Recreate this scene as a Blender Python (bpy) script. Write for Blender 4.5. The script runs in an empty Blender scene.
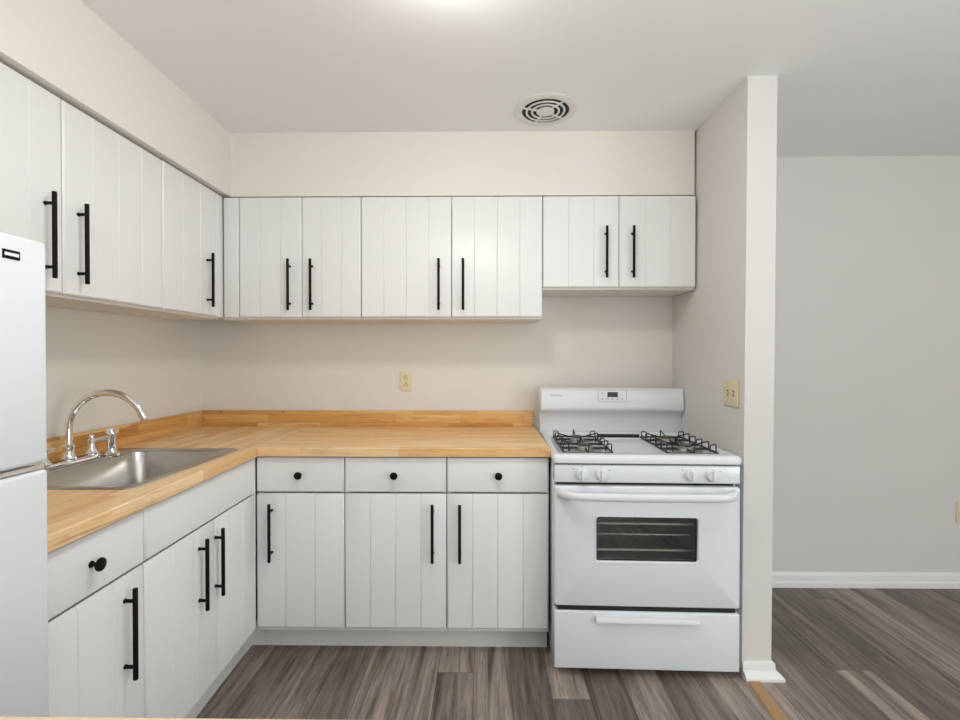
import bpy, bmesh, math, random
from mathutils import Vector, Matrix
random.seed(4)
C = bpy.context.scene.collection
PI = math.pi
# ------------------------------------------------------------------ camera, world, lights, exposure
cam = bpy.data.cameras.new('camera'); cam.lens = 18.0; cam.sensor_width = 36.0; cam.clip_start = 0.02
cam.shift_y = 0.0023
camo = bpy.data.objects.new('camera', cam); C.objects.link(camo)
camo.location = (0, 0, 1.3); camo.rotation_euler = (math.radians(89.5), 0, math.radians(0.7))
bpy.context.scene.camera = camo
vs = bpy.context.scene.view_settings
vs.view_transform = 'Standard'; vs.look = 'None'; vs.gamma = 1.0; vs.use_curve_mapping = False
vs.exposure = -0.15
w = bpy.data.worlds.new('daylight'); bpy.context.scene.world = w; w.use_nodes = True
w.node_tree.nodes['Background'].inputs[0].default_value = (0.86, 0.92, 1, 1)
w.node_tree.nodes['Background'].inputs[1].default_value = 1.0
def area(name, loc, rot, sx, sy, power, col):
    l = bpy.data.lights.new(name, 'AREA'); l.shape = 'RECTANGLE'; l.size = sx; l.size_y = sy
    l.energy = power; l.color = col
    o = bpy.data.objects.new(name, l); C.objects.link(o); o.location = loc; o.rotation_euler = rot
    return o
# added fill light behind the camera; daylight at the window of the right-hand room
area('rear_fill_light', (1.8, -2.47, 1.08), (PI/2, 0, 0), 2.2, 1.9, 8, (0.93, 0.965, 1.0))
area('side_window_daylight', (4.17, -1.5, 1.08), (0, PI/2, 0), 1.9, 1.6, 74, (0.92, 0.96, 1.0))
area('added_uplight', (1.0, -.9, 1.0), (PI, 0, 0), 2.4, 1.6, 66, (.97, .985, 1.0))     # added fill behind the camera, aimed up to brighten the ceiling
LAMP = 48.0          # strength of the glowing diffuser of the ceiling lamp

# ------------------------------------------------------------------ mesh helpers
SHEAR = [0.0, 0.0]   # k, y0: a run of units that stands slightly out of square
W = {}               # origin of every object in its root space
def _merge(bm, t):
    bmesh.ops.recalc_face_normals(t, faces=t.faces[:])
    m = bpy.data.meshes.new('tmp'); t.to_mesh(m); t.free(); bm.from_mesh(m); bpy.data.meshes.remove(m)
def box(bm, x0, x1, y0, y1, z0, z1, bev=0.0, seg=2):
    t = bmesh.new()
    v = [t.verts.new(p) for p in ((x0,y0,z0),(x1,y0,z0),(x1,y1,z0),(x0,y1,z0),(x0,y0,z1),(x1,y0,z1),(x1,y1,z1),(x0,y1,z1))]
    for f in ((0,3,2,1),(4,5,6,7),(0,1,5,4),(1,2,6,5),(2,3,7,6),(3,0,4,7)): t.faces.new([v[i] for i in f])
    if bev: bmesh.ops.bevel(t, geom=t.edges[:], offset=bev, segments=seg, profile=0.5, affect='EDGES')
    _merge(bm, t)
def skin(bm, loops, closed=True, cap0=True, cap1=True):
    t = bmesh.new(); L = [[t.verts.new(p) for p in lp] for lp in loops]; n = len(L[0])
    for a, b in zip(L, L[1:]):
        for i in range(n if closed else n-1):
            t.faces.new((a[i], a[(i+1) % n], b[(i+1) % n], b[i]))
    if cap0: t.faces.new(L[0][::-1])
    if cap1: t.faces.new(L[-1])
    _merge(bm, t)
def tube(bm, pts, r, seg=12, squash=(1, 1), up=None):
    pts = [Vector(p) for p in pts]; rs = r if isinstance(r, (list, tuple)) else [r]*len(pts)
    loops = []; nrm = None
    for i, p in enumerate(pts):
        d = (pts[min(i+1, len(pts)-1)] - pts[max(i-1, 0)]).normalized()
        if nrm is None:
            nrm = Vector(up) if up else (Vector((0,0,1)) if abs(d.z) < .9 else Vector((1,0,0)))
        nrm = (nrm - d*nrm.dot(d)).normalized(); b = d.cross(nrm)
        loops.append([p + (nrm*math.cos(a)*squash[0] + b*math.sin(a)*squash[1])*rs[i] for a in (2*PI*k/seg for k in range(seg))])
    skin(bm, loops)
def lathe(bm, prof, c, axis='Z', seg=32, cap0=True, cap1=True):
    c = Vector(c); loops = []
    for r, h in prof:
        lp = []
        for k in range(seg):
            a = 2*PI*k/seg; x, y = r*math.cos(a), r*math.sin(a)
            v = {'Z': (x, y, h), 'Y': (x, h, y), 'X': (h, x, y)}[axis]
            lp.append(c + Vector(v))
        loops.append(lp)
    skin(bm, loops, True, cap0, cap1)
def rrect(u0, u1, v0, v1, r, n=6):
    out = []
    for cx, cy, a0 in ((u1-r, v1-r, 0), (u0+r, v1-r, 90), (u0+r, v0+r, 180), (u1-r, v0+r, 270)):
        for k in range(n+1):
            a = math.radians(a0 + 90*k/n); out.append((cx + r*math.cos(a), cy + r*math.sin(a)))
    return out
def obj(name, bm, mat, parent=None, origin=None, smooth=True, angle=32):
    if SHEAR[0]:
        for v in bm.verts: v.co.x += SHEAR[0]*(SHEAR[1]-v.co.y)
    lo = Vector([min(v.co[i] for v in bm.verts) for i in range(3)]); hi = Vector([max(v.co[i] for v in bm.verts) for i in range(3)])
    o0 = Vector(origin) if origin is not None else (lo + hi)/2
    bmesh.ops.translate(bm, verts=bm.verts[:], vec=-o0)
    m = bpy.data.meshes.new(name); bm.to_mesh(m); bm.free(); m.materials.append(mat)
    if smooth:
        m.polygons.foreach_set('use_smooth', [True]*len(m.polygons)); m.set_sharp_from_angle(angle=math.radians(angle))
    o = bpy.data.objects.new(name, m); C.objects.link(o); W[o] = o0
    if parent: o.parent = parent; o.location = o0 - W[parent]
    else: o.location = o0
    return o
def tag(o, label, cat, group=None):
    o['label'] = label; o['category'] = cat
    if group: o['group'] = group
    return o
def thing(name, label, cat, loc, group=None, rz=0.0, local=False):
    o = bpy.data.objects.new(name, None); C.objects.link(o); o.location = loc; o.rotation_euler = (0, 0, rz)
    o.empty_display_size = 0.1
    W[o] = Vector((0, 0, 0)) if local else Vector(loc)
    return tag(o, label, cat, group)
def struct(name, bm, mat, **k):
    o = obj(name, bm, mat, **k); o['kind'] = 'structure'; return o
def B(): return bmesh.new()

# ------------------------------------------------------------------ materials
def mat(name, col, rough=0.5, metal=0.0, spec=0.5, bump=0.0, bscale=60, var=0.0, emit=None, coat=0.0):
    m = bpy.data.materials.new(name); m.use_nodes = True; nt = m.node_tree; p = nt.nodes['Principled BSDF']
    p.inputs['Base Color'].default_value = (*col, 1); p.inputs['Roughness'].default_value = rough
    p.inputs['Metallic'].default_value = metal; p.inputs['Specular IOR Level'].default_value = spec
    p.inputs['Coat Weight'].default_value = coat
    if emit: p.inputs['Emission Color'].default_value = (*emit[:3], 1); p.inputs['Emission Strength'].default_value = emit[3]
    if bump or var:
        tc = nt.nodes.new('ShaderNodeTexCoord'); n = nt.nodes.new('ShaderNodeTexNoise')
        n.inputs['Scale'].default_value = bscale; n.inputs['Detail'].default_value = 4
        nt.links.new(tc.outputs['Object'], n.inputs['Vector'])
        if bump:
            b = nt.nodes.new('ShaderNodeBump'); b.inputs['Strength'].default_value = bump; b.inputs['Distance'].default_value = 0.002
            nt.links.new(n.outputs['Fac'], b.inputs['Height']); nt.links.new(b.outputs['Normal'], p.inputs['Normal'])
        if var:
            n2 = nt.nodes.new('ShaderNodeTexNoise'); n2.inputs['Scale'].default_value = 1.6; n2.inputs['Detail'].default_value = 3
            nt.links.new(tc.outputs['Object'], n2.inputs['Vector'])
            r = nt.nodes.new('ShaderNodeValToRGB')
            r.color_ramp.elements[0].color = (*[c*(1-var) for c in col], 1); r.color_ramp.elements[1].color = (*[min(1, c*(1+var)) for c in col], 1)
            r.color_ramp.elements[0].position = .3; r.color_ramp.elements[1].position = .7
            nt.links.new(n2.outputs['Fac'], r.inputs[0]); nt.links.new(r.outputs[0], p.inputs['Base Color'])
    return m
def planks(name, mode, L, H, cell_cols, grain_cols, gscale, gmix, rough, gap=0.012, gapdark=0.55, coat=0.0, bump=.15, turn=0.0, seed=0.0, fine=0.0, dist=.5):
    """boards laid in rows: u runs along the board, v across; each board has its own tone and grain"""
    m = bpy.data.materials.new(name); m.use_nodes = True; nt = m.node_tree; N = nt.nodes; K = nt.links
    p = N['Principled BSDF']; p.inputs['Roughness'].default_value = rough; p.inputs['Coat Weight'].default_value = coat
    def M(op, a, b=None, c=None):
        n = N.new('ShaderNodeMath'); n.operation = op
        for i, x in enumerate((a, b, c)):
            if x is None: continue
            if isinstance(x, (int, float)): n.inputs[i].default_value = x
            else: K.new(x, n.inputs[i])
        return n.outputs[0]
    tc = N.new('ShaderNodeTexCoord'); mp = N.new('ShaderNodeMapping'); mp.inputs['Rotation'].default_value = (0, 0, turn)
    K.new(tc.outputs['Object'], mp.inputs['Vector'])
    s = N.new('ShaderNodeSeparateXYZ'); K.new(mp.outputs[0], s.inputs[0]); x, y, z = s.outputs
    u, v = {'xy': (x, y), 'yx': (y, x), 'x_top': (x, M('SUBTRACT', y, z)), 'y_top': (y, M('ADD', x, M('MULTIPLY', z, -1))),
            'xz': (x, M('ADD', z, y)), 'yz': (y, M('ADD', z, x))}[mode]
    v = M('ADD', v, 20.0 + seed)
    row = M('FLOOR', M('DIVIDE', v, H))
    wn = N.new('ShaderNodeTexWhiteNoise'); wn.noise_dimensions = '1D'; K.new(row, wn.inputs['W'])
    u2 = M('ADD', M('DIVIDE', u, L), M('MULTIPLY', wn.outputs['Value'], 7.0)); col = M('FLOOR', u2)
    cb = N.new('ShaderNodeCombineXYZ'); K.new(row, cb.inputs[0]); K.new(col, cb.inputs[1])
    wc = N.new('ShaderNodeTexWhiteNoise'); wc.noise_dimensions = '2D'; K.new(cb.outputs[0], wc.inputs['Vector'])
    cell = wc.outputs['Value']
    gv = N.new('ShaderNodeCombineXYZ'); K.new(M('MULTIPLY', u, gscale[0]), gv.inputs[0]); K.new(M('MULTIPLY', v, gscale[1]), gv.inputs[1]); K.new(M('MULTIPLY', cell, 37.0), gv.inputs[2])
    ns = N.new('ShaderNodeTexNoise'); ns.inputs['Scale'].default_value = 1.0; ns.inputs['Detail'].default_value = 7; ns.inputs['Roughness'].default_value = .66; ns.inputs['Distortion'].default_value = dist
    K.new(gv.outputs[0], ns.inputs['Vector'])
    def ramp(f, cols):
        r = N.new('ShaderNodeValToRGB'); e = r.color_ramp.elements
        while len(e) < len(cols): e.new(0.5)
        for i, (ps, c) in enumerate(cols): e[i].position = ps; e[i].color = (*c, 1)
        K.new(f, r.inputs[0]); return r.outputs[0]
    a = ramp(cell, cell_cols); g = ramp(ns.outputs['Fac'], grain_cols)
    mx = N.new('ShaderNodeMix'); mx.data_type = 'RGBA'; mx.blend_type = 'MULTIPLY'; mx.inputs[0].default_value = gmix
    K.new(a, mx.inputs[6]); K.new(g, mx.inputs[7])
    tone = mx.outputs[2]
    if fine:
        fv2 = N.new('ShaderNodeCombineXYZ'); K.new(M('MULTIPLY', u, 7.0), fv2.inputs[0]); K.new(M('MULTIPLY', v, 95.0), fv2.inputs[1]); K.new(M('MULTIPLY', cell, 91.0), fv2.inputs[2])
        n3 = N.new('ShaderNodeTexNoise'); n3.inputs['Scale'].default_value = 1.0; n3.inputs['Detail'].default_value = 5; n3.inputs['Roughness'].default_value = .7; n3.inputs['Distortion'].default_value = 1.0
        K.new(fv2.outputs[0], n3.inputs['Vector'])
        g3 = ramp(n3.outputs['Fac'], [(.30, (.45, .45, .46)), (.46, (.92, .91, .90)), (.6, (1.12, 1.11, 1.10))])
        m3 = N.new('ShaderNodeMix'); m3.data_type = 'RGBA'; m3.blend_type = 'MULTIPLY'; m3.inputs[0].default_value = fine
        K.new(tone, m3.inputs[6]); K.new(g3, m3.inputs[7]); tone = m3.outputs[2]
    fv = M('FRACT', M('DIVIDE', v, H)); fu = M('FRACT', u2)
    gm = M('MAXIMUM', M('LESS_THAN', fv, gap), M('LESS_THAN', fu, gap*H/L))
    m2 = N.new('ShaderNodeMix'); m2.data_type = 'RGBA'; m2.blend_type = 'MULTIPLY'
    K.new(gm, m2.inputs[0]); K.new(tone, m2.inputs[6]); m2.inputs[7].default_value = (gapdark, gapdark*.92, gapdark*.85, 1)
    K.new(m2.outputs[2], p.inputs['Base Color'])
    bp = N.new('ShaderNodeBump'); bp.inputs['Strength'].default_value = bump; bp.inputs['Distance'].default_value = 0.001
    K.new(ns.outputs['Fac'], bp.inputs['Height']); K.new(bp.outputs[0], p.inputs['Normal'])
    return m

M_wall = mat('beige_wall_paint', (.76, .728, .672), .75, bump=.12, bscale=220, var=.012)
M_wall2 = mat('wall_paint_cool_light', (.71, .695, .662), .75, bump=.12, bscale=220, var=.012)  # the same wall paint, greyed to stand for cooler daylight
M_ceil = mat('ceiling_paint', (.87, .872, .86), .85, bump=.1, bscale=200)
M_trim = mat('white_trim_paint', (.83, .83, .82), .35)
M_cab = mat('white_cabinet_paint', (.775, .78, .768), .36, bump=.05, bscale=120)
M_carc = mat('cabinet_carcass_white', (.76, .73, .67), .5)
M_toe = mat('toe_kick_paint', (.72, .71, .68), .5, var=.03)
M_black = mat('matte_black_metal', (.006, .006, .006), .5, spec=.12)
M_enam = mat('white_enamel', (.77, .80, .83), .2, coat=.3)
M_enam2 = mat('white_plastic', (.77, .795, .82), .3)
M_fridge = mat('fridge_white', (.755, .785, .81), .34, bump=.06, bscale=420)
M_iron = mat('black_wire_enamel', (.012, .012, .013), .35)
M_burn = mat('burner_aluminium', (.55, .54, .52), .35, metal=.9)
M_cap = mat('burner_cap', (.03, .03, .03), .4)
M_dark = mat('dark_gap', (.012, .012, .012), .7)
M_oven = mat('oven_enamel', (.72, .73, .72), .4)
M_rack = mat('oven_rack_chrome', (.90, .88, .84), .35, metal=.2)
M_chrome = mat('chrome', (.86, .86, .86), .06, metal=1.0)
M_steel = mat('brushed_steel', (.56, .55, .53), .27, metal=1.0, bump=.05, bscale=300)
M_ivory = mat('ivory_plastic', (.74, .66, .44), .4)
M_slot = mat('outlet_slot', (.05, .035, .02), .6)
M_grey = mat('grey_print', (.28, .29, .30), .5)
M_lcd = mat('clock_display', (.004, .004, .005), .1)
M_vent = mat('vent_plastic', (.74, .735, .71), .45)
M_glow = mat('lamp_diffuser', (.9, .9, .88), .4, emit=(1.0, .968, .92, LAMP))
M_strip = mat('bare_wood_strip', (.42, .25, .115), .6, var=.15)
honey = [(0, (.60, .285, .075)), (.25, (.74, .41, .135)), (.6, (.82, .50, .19)), (1, (.88, .60, .28))]
hgrain = [(.28, (.60, .46, .33)), (.46, (.93, .89, .84)), (.7, (1, 1, 1))]
topc = [(0, (.82, .49, .21)), (.3, (.90, .59, .29)), (.7, (.93, .655, .36)), (1, (.95, .72, .44))]
M_wtx = planks('butcher_block_across', 'x_top', .42, .042, topc, hgrain, (3, 40), .85, .36, .03, .86, fine=.3, dist=1.0)
M_wty = planks('butcher_block_along', 'y_top', .42, .042, topc, hgrain, (3, 40), .85, .36, .03, .86, fine=.3, dist=1.0)
M_ledge = planks('pale_ledge_wood', 'x_top', .5, .05, [(0, (.80, .63, .42)), (1, (.86, .71, .50))], hgrain, (3, 40), .35, .4, .02, .9)
M_spx = planks('splash_block_across', 'xz', .36, .046, honey, hgrain, (2.6, 34), 1.0, .36, .03, .75, seed=.013, fine=.35, dist=1.4)
M_spy = planks('splash_block_along', 'yz', .36, .046, honey, hgrain, (2.6, 34), 1.0, .36, .03, .75, seed=.013, fine=.35, dist=1.4)
M_floor = planks('grey_oak_planks', 'yx', 1.22, .150,
    [(0, (.135, .115, .102)), (.35, (.195, .166, .147)), (.7, (.26, .221, .195)), (1, (.33, .283, .25))],
    [(.30, (.16, .16, .17)), (.42, (.60, .585, .58)), (.53, (1.0, .97, .94)), (.70, (1.6, 1.52, 1.43))], (1.1, 19), 1.0, .42, .014, .3, bump=.25, fine=.9, dist=1.1)
def glass_mat():
    m = bpy.data.materials.new('smoked_oven_glass'); m.use_nodes = True; nt = m.node_tree; nt.nodes.remove(nt.nodes['Principled BSDF'])
    out = nt.nodes['Material Output']; t = nt.nodes.new('ShaderNodeBsdfTransparent'); t.inputs[0].default_value = (.86, .88, .86, 1)
    g = nt.nodes.new('ShaderNodeBsdfGlossy'); g.inputs['Roughness'].default_value = .03; g.inputs[0].default_value = (.9, .9, .9, 1)
    f = nt.nodes.new('ShaderNodeFresnel'); f.inputs[0].default_value = 1.5
    mx = nt.nodes.new('ShaderNodeMixShader'); nt.links.new(f.outputs[0], mx.inputs[0]); nt.links.new(t.outputs[0], mx.inputs[1]); nt.links.new(g.outputs[0], mx.inputs[2])
    nt.links.new(mx.outputs[0], out.inputs[0]); return m
M_glass = glass_mat()

# ------------------------------------------------------------------ the setting
XL, YB, XR, YR, H = -1.62, 2.71, 4.2, -2.5, 2.44
b = B(); box(b, XL-.1, XR+.1, YR-.1, YB+.14, -.1, 0); struct('floor', b, M_floor, origin=(0,0,0))
b = B(); box(b, XL-.1, XR+.1, YR-.1, YB+.14, H, H+.1); struct('ceiling', b, M_ceil)
b = B(); box(b, XL-.1, 1.10, YB, YB+.14, 0, H); struct('wall_back', b, M_wall)
YF = 2.746            # the wall of the next room lies a little deeper
b = B(); box(b, 1.10, XR+.1, YF, YF+.1, 0, H); struct('wall_far', b, M_wall2)
b = B(); box(b, XL-.1, XL, YR-.1, YB, 0, H); struct('wall_left', b, M_wall)
def wall_hole(bm, a0, a1, h0, h1, M3):
    A0, A1 = M3[1]
    for (p0, p1, q0, q1) in ((A0, a0, 0, H), (a1, A1, 0, H), (a0, a1, 0, h0), (a0, a1, h1, H)): M3[0](bm, p0, p1, q0, q1)
b = B(); wall_hole(b, .6, 3.0, .1, 2.06, (lambda bm, p0, p1, q0, q1: box(bm, p0, p1, YR-.1, YR, q0, q1), (XL, XR))); struct('wall_rear', b, M_wall)
b = B(); wall_hole(b, -2.3, -.7, .1, 2.06, (lambda bm, p0, p1, q0, q1: box(bm, XR, XR+.1, p0, p1, q0, q1), (YR-.1, YB))); struct('wall_right', b, M_wall)
def frame_ring(bm, fn, a0, a1, h0, h1, t):
    for r in ((a0, a1, h0, h0+t), (a0, a1, h1-t, h1), (a0, a0+t, h0+t, h1-t), (a1-t, a1, h0+t, h1-t), ((a0+a1)/2-t/2, (a0+a1)/2+t/2, h0+t, h1-t)): fn(bm, *r)
b = B(); frame_ring(b, lambda bm, p0, p1, q0, q1: box(bm, p0, p1, YR-.08, YR-.05, q0, q1), .6, 3.0, .1, 2.06, .05); struct('added_rear_window', b, M_trim)  # unseen opening, added for the rear fill light
b = B(); frame_ring(b, lambda bm, p0, p1, q0, q1: box(bm, XR+.05, XR+.08, p0, p1, q0, q1), -2.3, -.7, .1, 2.06, .05); struct('window_2', b, M_trim)
# wall stub beside the stove: leans a little, as the photo shows
SX0, SX1, SY = 1.045, 1.164, 1.962
b = B(); skin(b, [[(SX0+d, SY, z), (SX1+d, SY, z), (SX1-.004+d, YF-.002, z), (SX0-.004+d, YF-.002, z)] for z, d in ((0, 0), (H, .013))]); struct('wall_partition', b, M_wall2)
# soffits above the wall cabinets
SFY, SFX, SFZ = 2.425, -1.294, 2.118
b = B(); box(b, SFX, SX0, SFY, YB, SFZ, H); struct('wall_soffit_back', b, M_wall)
b = B(); box(b, XL, SFX, -.4, YB, SFZ, H); struct('wall_soffit_left', b, M_wall)
# baseboards
def base_prof(flare): return [(0, 0), (flare, 0), (flare, .012), (flare*.62, .026), (.011, .032), (.011, .054), (.008, .062), (0, .064)]
b = B(); P = [(0, 0), (.021, 0), (.021, .026), (.016, .034), (.011, .036), (.011, .066), (.008, .075), (.003, .082), (0, .083)]
skin(b, [[(x, YF-w_, z) for w_, z in P] for x in (SX1+.002, XR)]); struct('baseboard_right', b, M_trim)
b = B(); P = base_prof(.036)
x0, x1 = SX0, SX1
skin(b, [[(x0, SY-w_, z) for w_, z in P], [(x1+w_, SY-w_, z) for w_, z in P], [(x1+w_-.004, YB-.02, z) for w_, z in P]]); struct('baseboard_partition', b, M_trim)
b = B(); skin(b, [[(1.050+d, y, 0), (1.104+d, y, 0), (1.100+d, y, .005), (1.054+d, y, .005)] for y, d in ((1.93, 0), (.4, -.13))]); struct('trim_1', b, M_strip)

# ------------------------------------------------------------------ cabinets
BK = lambda Y0: (lambda u, w_, z: (u, Y0 - w_, z))        # back run: u to the right, w towards the room
LF = lambda X0: (lambda u, w_, z: (X0 + w_, u, z))        # left run: u away from the camera
def mbox(bm, Mf, u0, u1, w0, w1, z0, z1, bev=0.0):
    a, c = Mf(u0, w0, z0), Mf(u1, w1, z1)
    box(bm, min(a[0], c[0]), max(a[0], c[0]), min(a[1], c[1]), max(a[1], c[1]), z0, z1, bev)
def grooved(bm, Mf, u0, u1, z0, z1, t, grooves, c=.005, h=.0028, d=.0036, ct=.005):
    pr = [(u0, 0), (u0, t-c), (u0+c, t)]
    for g in grooves: pr += [(g-h, t), (g-.0007, t-d), (g+.0007, t-d), (g+h, t)]
    pr += [(u1-c, t), (u1, t-c), (u1, 0)]
    loops = []
    for z, k in ((z0, c), (z0+c, 0), (z1-ct, 0), (z1, ct*.6)):
        loops.append([Mf(u, min(w_, t-k) if k else w_, z) for u, w_ in pr])
    skin(bm, loops)
def bar_handle(Mf, u, z0, z1, t, parent, off=.029, r=.0066):
    bm = B()
    tube(bm, [Mf(u, t+off, z0), Mf(u, t+off, z0+.002), Mf(u, t+off, z1-.002), Mf(u, t+off, z1)], [r*.85, r, r, r*.85], 14)
    for z in (z0+.034, z1-.034):
        tube(bm, [Mf(u, t-.001, z), Mf(u, t+.003, z), Mf(u, t+.004, z), Mf(u, t+off, z)], [.0062, .0062, .0050, .0050], 12)
    return obj('bar_handle', bm, M_black, parent)
def knob(Mf, u, z, t, parent):
    bm = B()
    prof = [(.0085, -.001), (.0085, .002), (.0052, .004), (.0050, .013), (.0085, .017), (.0150, .020), (.0165, .023), (.0155, .027), (.0100, .0295), (.0030, .0302)]
    o = Vector(Mf(u, t, z)); n = Vector(Mf(u, t+1, z)) - o; a1 = Vector((0, 0, 1)); a2 = n.cross(a1)
    skin(bm, [[o + n*h + a1*r*math.cos(2*PI*k/24) + a2*r*math.sin(2*PI*k/24) for k in range(24)] for r, h in prof])
    return obj('knob', bm, M_black, parent)
def shell(bm, Mf, u0, u1, depth, z0, z1, t=.016, top=True):
    """open cabinet box behind w = 0"""
    mbox(bm, Mf, u0, u0+t, -depth, 0, z0, z1); mbox(bm, Mf, u1-t, u1, -depth, 0, z0, z1)
    mbox(bm, Mf, u0+t, u1-t, -depth, 0, z0, z0+t); mbox(bm, Mf, u0+t, u1-t, -depth, -depth+.008, z0+t, z1)
    if top: mbox(bm, Mf, u0+t, u1-t, -depth+.008, 0, z1-t, z1)
    mbox(bm, Mf, u0+t, u1-t, -.018, 0, z1-.05, z1-(t if top else 0))
DT = .020
def split(a, c, n): return [a + (c-a)*k/n for k in range(1, n)]
def wall_cabinet(Mf, u0, u1, depth, z0, z1, doors, label, filler=None, hz=(1.538, 1.793)):
    c = Mf((u0+u1)/2, -depth, z0)
    t = thing('upper_cabinet', label, 'cabinet', c, 'white wall cabinets')
    bm = B(); shell(bm, Mf, u0+.0015, u1-.0015, depth, z0-.010, z1-.002)
    obj('carcass', bm, M_carc, t)
    for d0, d1, gr, hu in doors:
        bm = B(); grooved(bm, Mf, d0, d1, z0, z1, DT, gr); d = obj('door', bm, M_cab, t)
        if hu is not None: bar_handle(Mf, hu, hz[0], hz[1], DT, d)
    if filler:
        bm = B(); mbox(bm, Mf, filler[0], filler[1], 0, DT-.002, z0, z1, .0012); obj('filler_strip', bm, M_cab, t)
    return t
UY, UX = 2.42, -1.339
FB, FL = BK(UY), LF(UX)
DB, DLW = YB-.002-UY, UX-XL-.002
wall_cabinet(FL, 1.021, 1.948, DLW, 1.501, 2.106, [(1.025, 1.484, [1.143, 1.260, 1.375], 1.424), (1.488, 1.946, [1.602, 1.715, 1.830], 1.541)],
    'white double-door upper cabinet high on the left wall above the fridge and faucet', hz=(1.539, 1.798))
wall_cabinet(FL, 1.948, 2.395, DLW, 1.503, 2.108, [(1.952, 2.335, split(1.952, 2.335, 3), 2.258)],
    'white single-door upper cabinet on the left wall, next to the corner', filler=(2.338, 2.399), hz=(1.542, 1.797))
wall_cabinet(FB, -1.337, -.626, DB, 1.505, 2.105, [(-1.239, -.9255, split(-1.239, -.9255, 3), -.983), (-.9225, -.628, split(-.9225, -.628, 3), -.871)],
    'white upper cabinet on the back wall with two narrow doors, starting at the corner', filler=(-1.317, -1.242))
wall_cabinet(FB, -.626, .283, DB, 1.505, 2.105, [(-.624, -.1735, split(-.624, -.1735, 4), -.234), (-.1705, .281, split(-.1705, .281, 4), -.113)],
    'white upper cabinet on the back wall with two wide doors, above the wall outlet')
wall_cabinet(FB, .283, 1.046, DB, 1.653, 2.105, [(.2855, .6615, split(.2855, .6615, 3), .596), (.6645, 1.042, split(.6645, 1.042, 3), .728)],
    'short white upper cabinet above the gas stove, hung higher than its neighbours', hz=(1.696, 1.951))

BY, BX = 2.085, -1.013
GB, GL = BK(BY), LF(BX)
BDB, BDL = YB-.003-BY, BX-XL-.003
ZD0, ZD1, ZR0, ZR1 = .128, .7125, .7195, .869
def base_cabinet(Mf, u0, u1, depth, doors, label, drawer=True, knob_at=None, top=True, toe=(0, 0), kick=.066, cz=.875, hz=(.424, .674), fill=None):
    c = Mf((u0+u1)/2, -depth, 0)
    t = thing('base_cabinet', label, 'cabinet', c, 'white base cabinets')
    bm = B(); shell(bm, Mf, u0+.0015, u1-.0015, depth, .108, cz, top=top)
    obj('carcass', bm, M_cab, t)
    bm = B(); mbox(bm, Mf, u0+toe[0], u1+toe[1], -kick-.014, -kick, 0.0, .108); obj('toe_kick', bm, M_toe, t)
    for d0, d1, gr, hu in doors:
        bm = B(); grooved(bm, Mf, d0, d1, ZD0, ZD1, DT, gr, ct=.013); d = obj('door', bm, M_cab, t)
        bar_handle(Mf, hu, hz[0], hz[1], DT, d)
    bm = B(); grooved(bm, Mf, doors[0][0], doors[-1][1], ZR0, ZR1, DT, [])
    if drawer:
        d = obj('drawer', bm, M_cab, t)
        knob(Mf, knob_at if knob_at is not None else (u0+u1)/2, .795, DT, d)
    else: obj('false_front', bm, M_cab, t)
    if fill:
        bm = B(); mbox(bm, Mf, fill[0], fill[1], 0, DT-.004, ZD0, ZR1, .001); obj('filler_strip', bm, M_cab, t)
    return t
SHEAR[:] = [.03, 2.05]
base_cabinet(GL, 1.000, 1.352, BDL, [(1.003, 1.350, split(1.003, 1.350, 3), 1.271)],
    'white base cabinet with a knobbed drawer over one door, beside the fridge', knob_at=1.159, hz=(.436, .682), kick=.045)
base_cabinet(GL, 1.352, 2.062, BDL, [(1.3545, 1.7285, split(1.3545, 1.7285, 3), 1.622), (1.7320, 2.043, split(1.732, 2.043, 3), 1.726)],
    'white double-door base cabinet below the steel sink with a plain false front', drawer=False, top=False, hz=(.437, .682), fill=(2.046, 2.0615), kick=.045)
SHEAR[:] = [0.0, 0.0]
base_cabinet(GB, -.996, -.6125, BDB, [(-.9962, -.6145, split(-.9962, -.6145, 3), -.928)],
    'narrow white base cabinet with one drawer and left-handled door, in the inner corner', knob_at=-.806, toe=(0, 0))
b = B(); box(b, -1.072, -1.0585, 2.0640, 2.1650, 0, .108); box(b, -1.0585, -.9975, 2.1515, 2.1650, 0, .108); struct('trim_2', b, M_toe)
base_cabinet(GB, -.6125, -.1695, BDB, [(-.6105, -.1715, split(-.6105, -.1715, 4), -.229)],
    'middle white base cabinet on the back wall, door handle on its right', knob_at=-.394)
base_cabinet(GB, -.1695, .2745, BDB, [(-.1675, .2695, split(-.1675, .2695, 4), -.112)],
    'white base cabinet against the left side of the stove, door handle on its left', knob_at=.054)

# ------------------------------------------------------------------ worktop, sink and faucet
ZT0, ZT1 = .877, .914
t = thing('worktop', 'L-shaped butcher block worktop with matching backsplash along left and back walls', 'worktop', (XL, YB, ZT0))
def ring(bm, outer, inner, z0, z1, e=.003):
    n = len(outer)
    sh = lambda lp, k, z: [(p[0], p[1], z) for p in (inset(lp, k) if k else lp)]
    def inset(lp, k):
        cx = sum(p[0] for p in lp)/n; cy = sum(p[1] for p in lp)/n
        return [(x - math.copysign(k, x-cx), y - math.copysign(k, y-cy)) for x, y in lp]
    loops = [sh(outer, 0, z0), sh(outer, 0, z1-e), sh(outer, e, z1), sh(inner, 0, z1), sh(inner, 0, z0), sh(outer, 0, z0)]
    skin(bm, loops, True, False, False)
    bmesh.ops.remove_doubles(bm, verts=bm.verts[:], dist=1e-6)
WX, WY = -.981, 2.050
wfx = lambda y: WX + .03*(WY-y)          # the left run is not quite square to the back wall
SKX0, SKX1, SKY0, SKY1 = -1.566, -1.036, 1.388, 2.016        # sink rim
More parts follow.
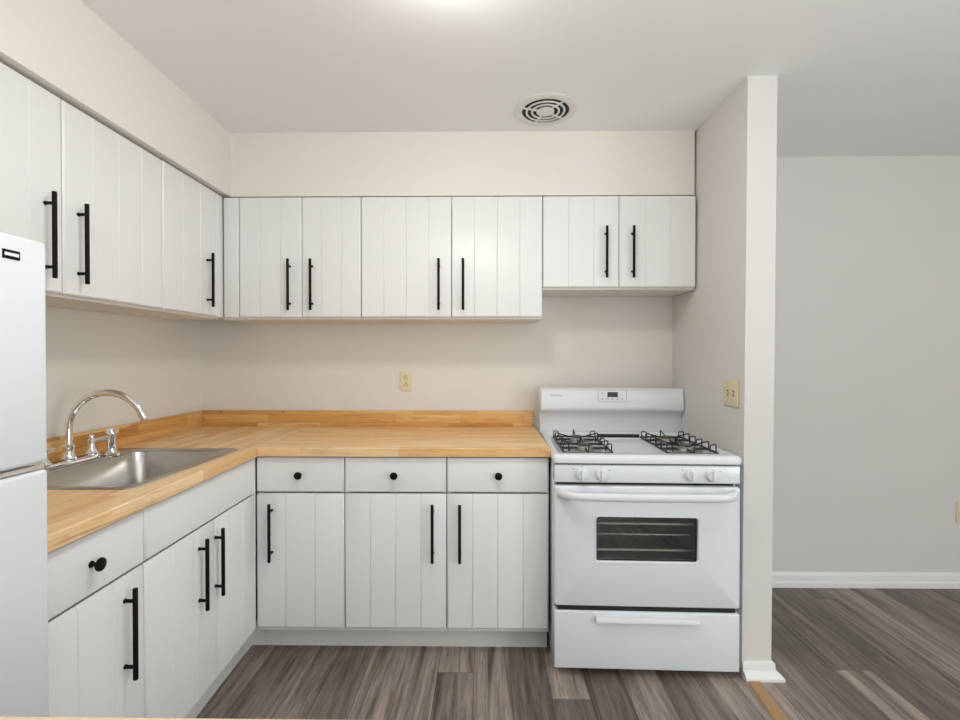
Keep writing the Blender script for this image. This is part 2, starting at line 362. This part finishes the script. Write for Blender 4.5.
b = B(); ring(b, [(XL+.001, .950), (wfx(.950), .950), (wfx(YB), YB-.001), (XL+.001, YB-.001)], [(-1.475, 1.412), (-1.055, 1.412), (-1.055, 1.992), (-1.475, 1.992)], ZT0, ZT1); obj('slab', b, M_wty, t, origin=(0, 0, ZT0))
b = B(); skin(b, [[(wfx(WY)+k+.0006, WY+k, z), (.2755-k, WY+k, z), (.2755-k, YB-.001, z), (wfx(YB)+k+.0006, YB-.001, z)] for z, k in ((ZT0, 0), (ZT1-.003, 0), (ZT1, .003))]); obj('slab', b, M_wtx, t, origin=(0, 0, ZT0))
b = B(); box(b, XL+.001, XL+.020, .950, YB-.002, ZT1, 1.004, .0015); obj('backsplash', b, M_spy, t, origin=(0, 0, ZT1))
b = B(); box(b, XL+.0205, .268, YB-.021, YB-.002, ZT1, 1.004, .0015); obj('backsplash', b, M_spx, t, origin=(0, 0, ZT1))

for x in (-1.493, -1.143):
    b = B(); lathe(b, [(.0035, -.0214), (.0035, -.0205)], (x, YB, .997), 'Y', 12); obj('screw_hole', b, M_slot, t)
sk = thing('kitchen_sink', 'single-bowl stainless steel drop-in sink set in the butcher block worktop', 'sink', (-1.25, 1.70, .745))
b = B()
BX0, BX1, BY0, BY1 = -1.455, -1.072, 1.424, 1.980
rr = lambda k, z, r: [(x, y, z) for x, y in rrect(BX0+k, BX1-k, BY0+k, BY1-k, r, 8)]
ro = lambda k, z, r: [(x, y, z) for x, y in rrect(SKX0+k, SKX1-k, SKY0+k, SKY1-k, r, 8)]
skin(b, [ro(0, .9142, .03), ro(.002, .9172, .03), ro(.007, .9195, .028), ro(.014, .918, .026), rr(-.008, .917, .062), rr(-.001, .9155, .058), rr(.004, .910, .055), rr(.010, .79, .052), rr(.018, .765, .05), rr(.034, .752, .045), rr(.07, .748, .04), rr(.15, .746, .03)], True, False, True)
obj('basin', b, M_steel, sk, angle=50)
b = B(); lathe(b, [(.0, .748), (.022, .7483), (.026, .7505), (.040, .7505), (.044, .7485)], (-1.25, 1.70, 0), cap0=False, cap1=False); obj('drain', b, M_chrome, sk)

fz = .9195
fx, fy = -1.512, 1.718
fc = thing('faucet', 'chrome gooseneck faucet with lever handles on the sink deck', 'faucet', (fx, fy, fz-.001))
b = B(); skin(b, [[(x, y, z) for x, y in rrect(fx-.029+k, fx+.029-k, fy-.128+k, fy+.128-k, .027, 6)] for k, z in ((0, fz-.001), (0, fz+.008), (.003, fz+.012), (.008, fz+.0135))]); obj('base_plate', b, M_chrome, fc)
b = B()
lathe(b, [(.026, .012), (.026, .018), (.020, .026), (.0165, .040), (.0165, .052), (.019, .056), (.019, .064), (.015, .068)], (fx, fy, fz), seg=28)
# gooseneck: straight riser, wide arc, short drooping outlet
pts = [(fx, fy, fz+.06), (fx, fy, fz+.12)]; R1 = .133; zc = fz+.122
for k in range(0, 25):
    a = PI - PI*k/24*.87
    pts.append((fx + R1 + R1*math.cos(a), fy + .02*k/24, zc + R1*math.sin(a)))
e = Vector(pts[-1]); d = (e - Vector(pts[-2])).normalized()
pts.append(tuple(e + d*.006))
tube(b, pts, .0125, 16)
e2 = Vector(pts[-1]); tube(b, [e2 - d*.012, e2 - d*.010, e2 + d*.014, e2 + d*.016], [.0132, .0145, .0145, .0125], 16)
obj('spout', b, M_chrome, fc)
for s in (-1, 1):
    hy = fy + s*.102
    b = B(); lathe(b, [(.025, .010), (.025, .017), (.020, .023), (.013, .036), (.0105, .050), (.0105, .056), (.014, .060), (.014, .066), (.0095, .073), (.0105, .078), (.0085, .085), (.003, .088)], (fx, hy, fz), seg=24)
    hd = obj('handle', b, M_chrome, fc)
    b = B(); tube(b, [(fx+.006, hy+s*.004, fz+.063), (fx+.022, hy+s*.011, fz+.067), (fx+.044, hy+s*.018, fz+.071), (fx+.056, hy+s*.022, fz+.072)], [.0085, .0070, .0088, .0060], 12); obj('lever', b, M_chrome, hd)
sp = thing('side_sprayer', 'short chrome pull-out sprayer standing beside the faucet on the sink rim', 'sprayer', (-1.476, 1.872, fz-.003))
b = B(); lathe(b, [(.028, -.003), (.028, .005), (.021, .010), (.0165, .020), (.0165, .026)], (-1.476, 1.872, fz), seg=24); obj('holder', b, M_chrome, sp)
b = B(); lathe(b, [(.0145, .024), (.0165, .032), (.0155, .060), (.0165, .072), (.0195, .080), (.0195, .090), (.015, .101), (.006, .105)], (-1.476, 1.872, fz), seg=24)
tube(b, [(-1.476, 1.872, fz+.092), (-1.458, 1.870, fz+.093), (-1.450, 1.869, fz+.0925)], [.0105, .0105, .008], 12); obj('spray_head', b, M_chrome, sp)

# ------------------------------------------------------------------ gas stove (local frame: x right, y to the wall, z up)
sv = thing('gas_stove', 'white freestanding gas range with four black grates between worktop and wall', 'stove', (.651, 1.945, -.008), rz=math.radians(-1.6), local=True)
HW = .3715
b = B()
for x0, x1 in ((-HW, -HW+.014), (HW-.014, HW)): box(b, x0, x1, .045, .68, .035, .878, .003)
box(b, -HW+.014, HW-.014, .668, .68, .035, .878); box(b, -HW+.014, HW-.014, .05, .668, .035, .045)
obj('body', b, M_enam, sv)
for x in (-.32, .32):
    for y in (.09, .62):
        b = B(); lathe(b, [(.016, .008), (.016, .016), (.009, .020), (.009, .040)], (x, y, 0), seg=16); obj('levelling_foot', b, M_grey, sv)
for q in ((.010, .052, .2765, .2965), (.03, .05, .785, .802), (.03, .05, .870, .8788)):
    b = B(); box(b, -HW+.014, HW-.014, *q); obj('gap_shade_fill', b, M_dark, sv)  # black fill stands in for the shade inside the gaps
# storage drawer
b = B(); box(b, -HW, HW, 0, .046, .040, .276, .006, 3); dr = obj('storage_drawer', b, M_enam, sv)
b = B(); skin(b, [[(x, .001, .262), (x, -.016, .262-.004), (x, -.021, .248), (x, -.021, .240), (x, -.018, .238), (x, -.012, .248), (x, .001, .252)] for x in (-.205, .205)]); obj('drawer_handle', b, M_enam2, dr)
# oven door
b = B()
out = [(x, z) for x, z in rrect(-HW, HW, .297, .787, .010, 6)]
inn = [(x, z) for x, z in rrect(-.208, .210, .476, .668, .012, 6)]
innb = [(x, z) for x, z in rrect(-.202, .204, .482, .662, .010, 6)]
ins = lambda lp, k: [(x-math.copysign(k, x), z-math.copysign(k, z-.54)) for x, z in lp]
l3 = lambda lp, y: [(x, y, z) for x, z in lp]
skin(b, [l3(out, .038), l3(out, .006), l3(ins(out, .002), .002), l3(ins(out, .006), 0), l3(ins(inn, -.006), 0), l3(ins(inn, -.002), -.003), l3(inn, -.001), l3(innb, .010), l3(innb, .038), l3(out, .038)], True, False, False)
bmesh.ops.remove_doubles(b, verts=b.verts[:], dist=1e-6)
dv = obj('oven_door', b, M_enam, sv, angle=40)
b = B(); skin(b, [l3(innb, .010), l3(innb, .0135)]); obj('window_glass', b, M_glass, dv)
b = B(); fi = [(x, z) for x, z in rrect(-.197, .196, .488, .656, .006, 6)]
skin(b, [l3(innb, .0100), l3(fi, .0100), l3(fi, .0098), l3(innb, .0096), l3(innb, .0100)], True, False, False); obj('window_border', b, M_dark, dv)
b = B()
lp = [(-.360, 0), (-.352, -.018), (-.335, -.034), (-.305, -.045), (-.26, -.050), (-.13, -.053), (0, -.054), (.13, -.053), (.26, -.050), (.305, -.045), (.335, -.034), (.352, -.018), (.360, 0)]
tube(b, [(x*.965, y, .760 - .004*abs(y)/.054) for x, y in lp], [.021]+[.0185]*2+[.017]*7+[.0185]*2+[.021], 16, squash=(1, .72), up=(0, 0, 1)); obj('door_handle', b, M_enam2, dv)
# oven inside
b = B()
for q in ((-.29, -.28, .06, .60, .36, .74), (.28, .29, .06, .60, .36, .74), (-.28, .28, .06, .60, .35, .36), (-.28, .28, .06, .60, .74, .75), (-.28, .28, .59, .60, .36, .74)): box(b, *q)
obj('oven_cavity', b, M_oven, sv)
for z in (.497, .608):
    b = B()
    for y in (.085, .57): tube(b, [(-.272, y, z), (.272, y, z)], .0055, 8)
    for k in range(12): x = -.26 + .52*k/11; tube(b, [(x, .085, z+.004), (x, .57, z+.004)], .0015, 6)
    if z > .6: tube(b, [(-.272, .085, z-.045), (.20, .085, z-.045)], .003, 8)
    obj('oven_rack', b, M_rack, sv)
# control panel with knobs
b = B(); box(b, -HW, HW, .000, .05, .801, .873, .006, 3); cp = obj('control_panel', b, M_enam, sv)
for x in (-.262, -.182, .176, .258):
    b = B()
    lathe(b, [(.0255, .001), (.0255, -.004), (.0235, -.006), (.0215, -.016), (.0190, -.020), (.0, -.0205)], (x, 0, .836), 'Y', 32, cap0=True, cap1=False)
    box(b, x-.0045, x+.0045, -.030, -.016, .836-.019, .836+.019, .002)
    kn = obj('burner_knob', b, M_enam2, cp)
for x, z in ((-.295, .858), (-.149, .852), (-.262, .8655), (-.182, .8655), (.142, .858), (.291, .852)):
    b = B(); box(b, x-.0028, x+.0028, -.0006, .001, z-.0016, z+.0016); obj('printed_mark', b, M_grey, cp)
# cooktop: raised rim, recessed centre
b = B()
O = lambda k, z: [(x, y, z) for x, y in rrect(-.377+k, .377-k, -.006+k, .665-k, .016, 5)]
I = lambda k, z: [(x, y, z) for x, y in rrect(-.345+k, .345-k, .058+k, .600-k, .02, 5)]
skin(b, [O(.010, .879), O(.001, .881), O(0, .888), O(0, .900), O(.003, .908), O(.010, .913), O(.018, .914), I(-.006, .9135), I(0, .911), I(.010, .902), I(.02, .900)], True, True, True)
ct = obj('cooktop', b, M_enam, sv, angle=50)
b = B(); box(b, -.096, .106, .470, .520, .9005, .925, .0008); obj('vent_slot', b, M_dark, ct)
b = B(); box(b, -.102, .112, .474, .530, .925, .929, .0012); box(b, -.100, .110, .458, .4705, .9003, .909, .003); obj('vent_hood', b, M_enam2, ct)
GX = (-.216, .226); GY = (.198, .418)
for gx in GX:
    for gy in GY:
        b = B(); lathe(b, [(.078, .9002), (.078, .9025), (.066, .9035), (.050, .9015)], (gx, gy, 0), cap0=False, cap1=True); bo = obj('burner_bowl', b, M_burn, sv)
        b = B(); lathe(b, [(.036, .902), (.036, .912), (.030, .916), (.030, .919)], (gx, gy, 0), seg=24); obj('burner_head', b, M_burn, bo)
        b = B(); lathe(b, [(.029, .919), (.031, .921), (.029, .925), (.01, .9265)], (gx, gy, 0), seg=24); obj('burner_cap', b, M_cap, bo)
        b = B(); s = .104; zb, zt = .9050, .939; r = .0038
        cs = [(gx+x, gy+y, zb) for x, y in rrect(-s, s, -s, s, .014, 4)]; tube(b, cs + [cs[0]], r, 8)
        for a, lat in ((0, 0), (90, 0), (180, 0), (270, 0), (0, 1), (180, 1), (0, -1), (180, -1)):
            ca, sa = math.cos(math.radians(a)), math.sin(math.radians(a)); o2 = lat*.072
            P3 = lambda rr_, z, o2=o2, ca=ca, sa=sa: (gx + ca*rr_ - sa*o2, gy + sa*rr_ + ca*o2, z)
            if lat:      # short upright loops along the two sides
                tube(b, [P3(s, zb), P3(s, zt-.004), P3(s-.003, zt-.001), P3(s-.020, zt-.003), P3(s-.024, zt-.008), P3(s-.026, zb)], r*.7, 7)
            else:        # long prong: upright, straight slope towards the burner, heavy bottom bar
                tube(b, [P3(s, zb), P3(s, zt-.003), P3(s-.003, zt), P3(s-.007, zt-.001), P3(.022, zb+.013), P3(.018, zb+.009), P3(.022, zb+.004)], r*.8, 7)
                tube(b, [P3(s, zb+.001), P3(.020, zb+.003)], r*1.25, 7)
        obj('burner_grate', b, M_iron, sv)
# backguard
b = B()
pf = [(.690, .905), (.640, .905), (.640, 1.006), (.634, 1.014), (.606, 1.027), (.598, 1.035), (.596, 1.046), (.600, 1.085), (.608, 1.130), (.616, 1.142), (.630, 1.147), (.690, 1.147)]
skin(b, [[(x, .690 - (.690-y)*k, z) for y, z in pf] for x, k in ((-.3785, .88), (-.371, 1.0), (.371, 1.0), (.3785, .88))]); bg = obj('backguard', b, M_enam, sv, angle=40)
def face_y(z): return .600 + (.608-.600)*(z-1.085)/.045 if z > 1.085 else .596 + .004*(z-1.046)/.039
def panel(bm, x0, x1, z0, z1, lift, th=.0012):
    skin(bm, [[(x0, face_y(z)-lift, z), (x1, face_y(z)-lift, z), (x1, face_y(z)-lift+th, z), (x0, face_y(z)-lift+th, z)] for z in (z0, (z0+z1)/2, z1)])
b = B(); panel(b, -.071, .075, 1.08, 1.137, .0014); clk = obj('clock_panel', b, M_enam2, bg)
b = B()
for q in ((-.073, .077, 1.137, 1.1382), (-.073, .077, 1.0788, 1.08), (-.0735, -.072, 1.08, 1.137), (.0755, .077, 1.08, 1.137)): panel(b, *q, .0012)
obj('panel_outline', b, M_grey, bg)
b = B(); panel(b, -.024, .030, 1.102, 1.127, .0028); obj('clock_display', b, M_lcd, clk)
for x, z in ((-.050, 1.089), (-.024, 1.089), (.003, 1.089), (.028, 1.089), (.052, 1.089), (-.051, 1.12)):
    b = B(); panel(b, x-.006, x+.006, z, z+.0035, .0024); obj('button_print', b, M_grey, clk)
def text_mesh(txt, width, name, m, parent, place):
    cu = bpy.data.curves.new(name, 'FONT'); cu.body = txt; cu.size = 1; cu.extrude = .02; cu.align_x = 'CENTER'; cu.align_y = 'CENTER'
    to = bpy.data.objects.new(name, cu); C.objects.link(to); bpy.context.view_layer.update()
    me = bpy.data.meshes.new_from_object(to.evaluated_get(bpy.context.evaluated_depsgraph_get()))
    bpy.data.objects.remove(to); bm = B(); bm.from_mesh(me); bpy.data.meshes.remove(me)
    xs = [v.co.x for v in bm.verts]; k = width/(max(xs)-min(xs))
    for v in bm.verts: v.co = Vector(place(v.co.x*k, v.co.y*k, v.co.z*k))
    return obj(name, bm, m, parent, smooth=False)
text_mesh('FRIGIDAIRE', .064, 'brand_lettering', M_grey, bg, lambda x, y, z: (x-.293, face_y(1.108+y)-.0008-z*.4, 1.108+y))

# ------------------------------------------------------------------ refrigerator
FX, FY0, FY1 = -.860, .225, .934
fr = thing('refrigerator', 'white top-freezer refrigerator at the left edge, beside the base cabinets', 'refrigerator', ((FX+XL)/2, (FY0+FY1)/2, 0))
b = B(); box(b, XL+.03, FX-.070, FY0+.004, FY1-.004, .02, 1.518, .006); obj('body', b, M_fridge, fr)
b = B(); box(b, FX-.062, FX, FY0, FY1, 1.096, 1.526, .009, 3); fd = obj('freezer_door', b, M_fridge, fr)
b = B(); box(b, FX-.062, FX, FY0, FY1, .09, 1.083, .009, 3); obj('fridge_door', b, M_fridge, fr)
b = B(); box(b, FX-.068, FX-.004, FY0+.003, FY1-.006, 1.085, 1.094, .002); box(b, FX-.070, FX-.061, FY0+.01, FY1-.01, .1, 1.51); obj('chrome_trim', b, M_chrome, fr)
b = B(); box(b, FX-.070, FX-.03, FY0+.01, FY1-.01, .02, .085, .004); obj('kick_grille', b, M_grey, fr)
b = B(); box(b, FX-.060, FX-.020, FY1-.030, FY1-.006, 1.5258, 1.530, .003); obj('hinge_cap', b, M_enam2, fr)
for x in (-1.5, -.98):
    for y in (FY0+.06, FY1-.06):
        b = B(); lathe(b, [(.018, 0), (.018, .012), (.01, .015), (.01, .025)], (x, y, 0), seg=14); obj('foot', b, M_black, fr)
b = B(); box(b, FX-.001, FX+.0015, .8445, .8765, 1.4790, 1.4955, .0006); bd = obj('badge', b, M_black, fd)
b = B(); box(b, FX+.0012, FX+.0022, .8475, .8735, 1.4845, 1.4902, .0003); obj('badge_bar', b, M_trim, bd)

# ------------------------------------------------------------------ wooden ledge in front of the camera
lg = thing('peninsula', 'pale wooden peninsula edge along the bottom of the view, closest to the camera', 'counter', (-.17, .25, 0))
b = B(); box(b, -.79, .45, -.12, .509, .877, .914, .003); obj('slab', b, M_ledge, lg)
b = B(); box(b, -.77, .43, -.08, .28, .0, .877, .003); obj('base_panel', b, M_cab, lg)

# ------------------------------------------------------------------ ceiling vent, lamp, outlets, switches
vt = thing('ceiling_vent', 'round white exhaust vent grille on the ceiling', 'vent', (.274, 2.222, H))
vc = (.274, 2.222, 0)
def annulus(bm, r0, r1, z0, z1): lathe(bm, [(r1, z1), (r1, z0+.001), (r1-.001, z0), (r0+.001, z0), (r0, z0+.001), (r0, z1), (r1, z1)], vc, seg=56, cap0=False, cap1=False)
b = B(); lathe(b, [(.146, H-.0005), (.145, H-.003), (.132, H-.0055), (.110, H-.007), (.108, H-.006), (.108, H-.0005), (.146, H-.0005)], vc, seg=64, cap0=False, cap1=False); obj('flange', b, M_vent, vt)
b = B(); lathe(b, [(.110, H-.002), (.110, H-.0006)], vc, seg=48); obj('duct_opening', b, M_dark, vt)
b = B(); annulus(b, .082, .091, H-.0085, H-.0045); annulus(b, .057, .066, H-.0095, H-.0045); lathe(b, [(.041, H-.0045), (.041, H-.009), (.037, H-.011), (.006, H-.0115), (.006, H-.013), (.002, H-.0135)], vc, seg=40)
for a in (38, 108, 195, 310):
    ca, sa = math.cos(math.radians(a)), math.sin(math.radians(a))
    skin(b, [[(vc[0]+ca*r-sa*o_, vc[1]+sa*r+ca*o_, z) for o_, z in ((-.005, zz), (.005, zz), (.005, H-.003), (-.005, H-.003))] for r, zz in ((.03, H-.009), (.110, H-.0062))])
obj('grille', b, M_vent, vt)
lx, ly = -.10, 1.27
cl = thing('ceiling_light', 'round white flush ceiling light glowing above the kitchen floor', 'lamp', (lx, ly, H))
b = B(); lathe(b, [(.165, H-.0005), (.165, H-.018), (.160, H-.022), (.150, H-.022), (.150, H-.0005)], (lx, ly, 0), seg=48); obj('base_ring', b, M_trim, cl)
b = B(); lathe(b, [(.149, H-.022), (.146, H-.040), (.130, H-.058), (.100, H-.072), (.060, H-.080), (.02, H-.083)], (lx, ly, 0), seg=48); obj('diffuser', b, M_glow, cl)

def outlet(cx, cz, label, YB=YB):
    o = thing('wall_outlet', label, 'outlet', (cx, YB, cz), 'ivory wall outlets')
    b = B(); box(b, cx-.035, cx+.035, YB-.0055, YB-.0003, cz-.057, cz+.057, .0025, 3); obj('cover_plate', b, M_ivory, o)
    for dz in (.020, -.020):
        b = B(); skin(b, [[(cx+x, y, cz+dz+z) for x, z in rrect(-.0165, .0165, -.0145, .0145, .009, 5)] for y in (YB-.004, YB-.0068)]); so = obj('socket', b, M_ivory, o)
        b = B(); box(b, cx-.0092, cx-.0052, YB-.0074, YB-.006, cz+dz-.008, cz+dz+.001); box(b, cx+.0052, cx+.0092, YB-.0074, YB-.006, cz+dz-.008, cz+dz+.001)
        lathe(b, [(.0036, -.0074), (.0036, -.006)], (cx, YB, cz+dz+.007), 'Y', 12); obj('slots', b, M_slot, so)
    b = B(); lathe(b, [(.0028, -.0066), (.0028, -.005)], (cx, YB, cz), 'Y', 12); obj('screw', b, M_burn, o)
outlet(-.452, 1.170, 'ivory duplex outlet on the beige wall above the butcher block worktop')
outlet(2.698, .425, 'ivory outlet low on the wall at the right edge, above the baseboard', YF)
swy, swz = 2.062, 1.150
sx = SX0 - (swy-SY)/(YB-SY)*.004 + .013*swz/H
sw = thing('light_switch', 'ivory two-gang toggle switch plate on the short wall above the stove', 'switch', (sx, swy, swz))
b = B(); box(b, sx-.0060, sx-.0006, swy-.060, swy+.060, swz-.057, swz+.057, .0025, 3); obj('cover_plate', b, M_ivory, sw)
for dy in (-.023, .023):
    b = B(); box(b, sx-.0066, sx-.005, swy+dy-.0055, swy+dy+.0055, swz-.0125, swz+.0125); sl = obj('toggle_slot', b, M_slot, sw)
    b = B(); k = 1
    skin(b, [[(sx-.006, swy+dy-.004, swz-.009), (sx-.006, swy+dy+.004, swz-.009), (sx-.006, swy+dy+.004, swz+.005), (sx-.006, swy+dy-.004, swz+.005)],
             [(sx-.019, swy+dy-.003, swz+.006), (sx-.019, swy+dy+.003, swz+.006), (sx-.0175, swy+dy+.003, swz+.0125), (sx-.0175, swy+dy-.003, swz+.0125)]]); obj('toggle', b, M_ivory, sw)
    for dz in (-.030, .030):
        b = B(); lathe(b, [(.0026, -.0068), (.0026, -.005)], (sx, swy+dy, swz+dz), 'X', 10); obj('screw', b, M_burn, sw)
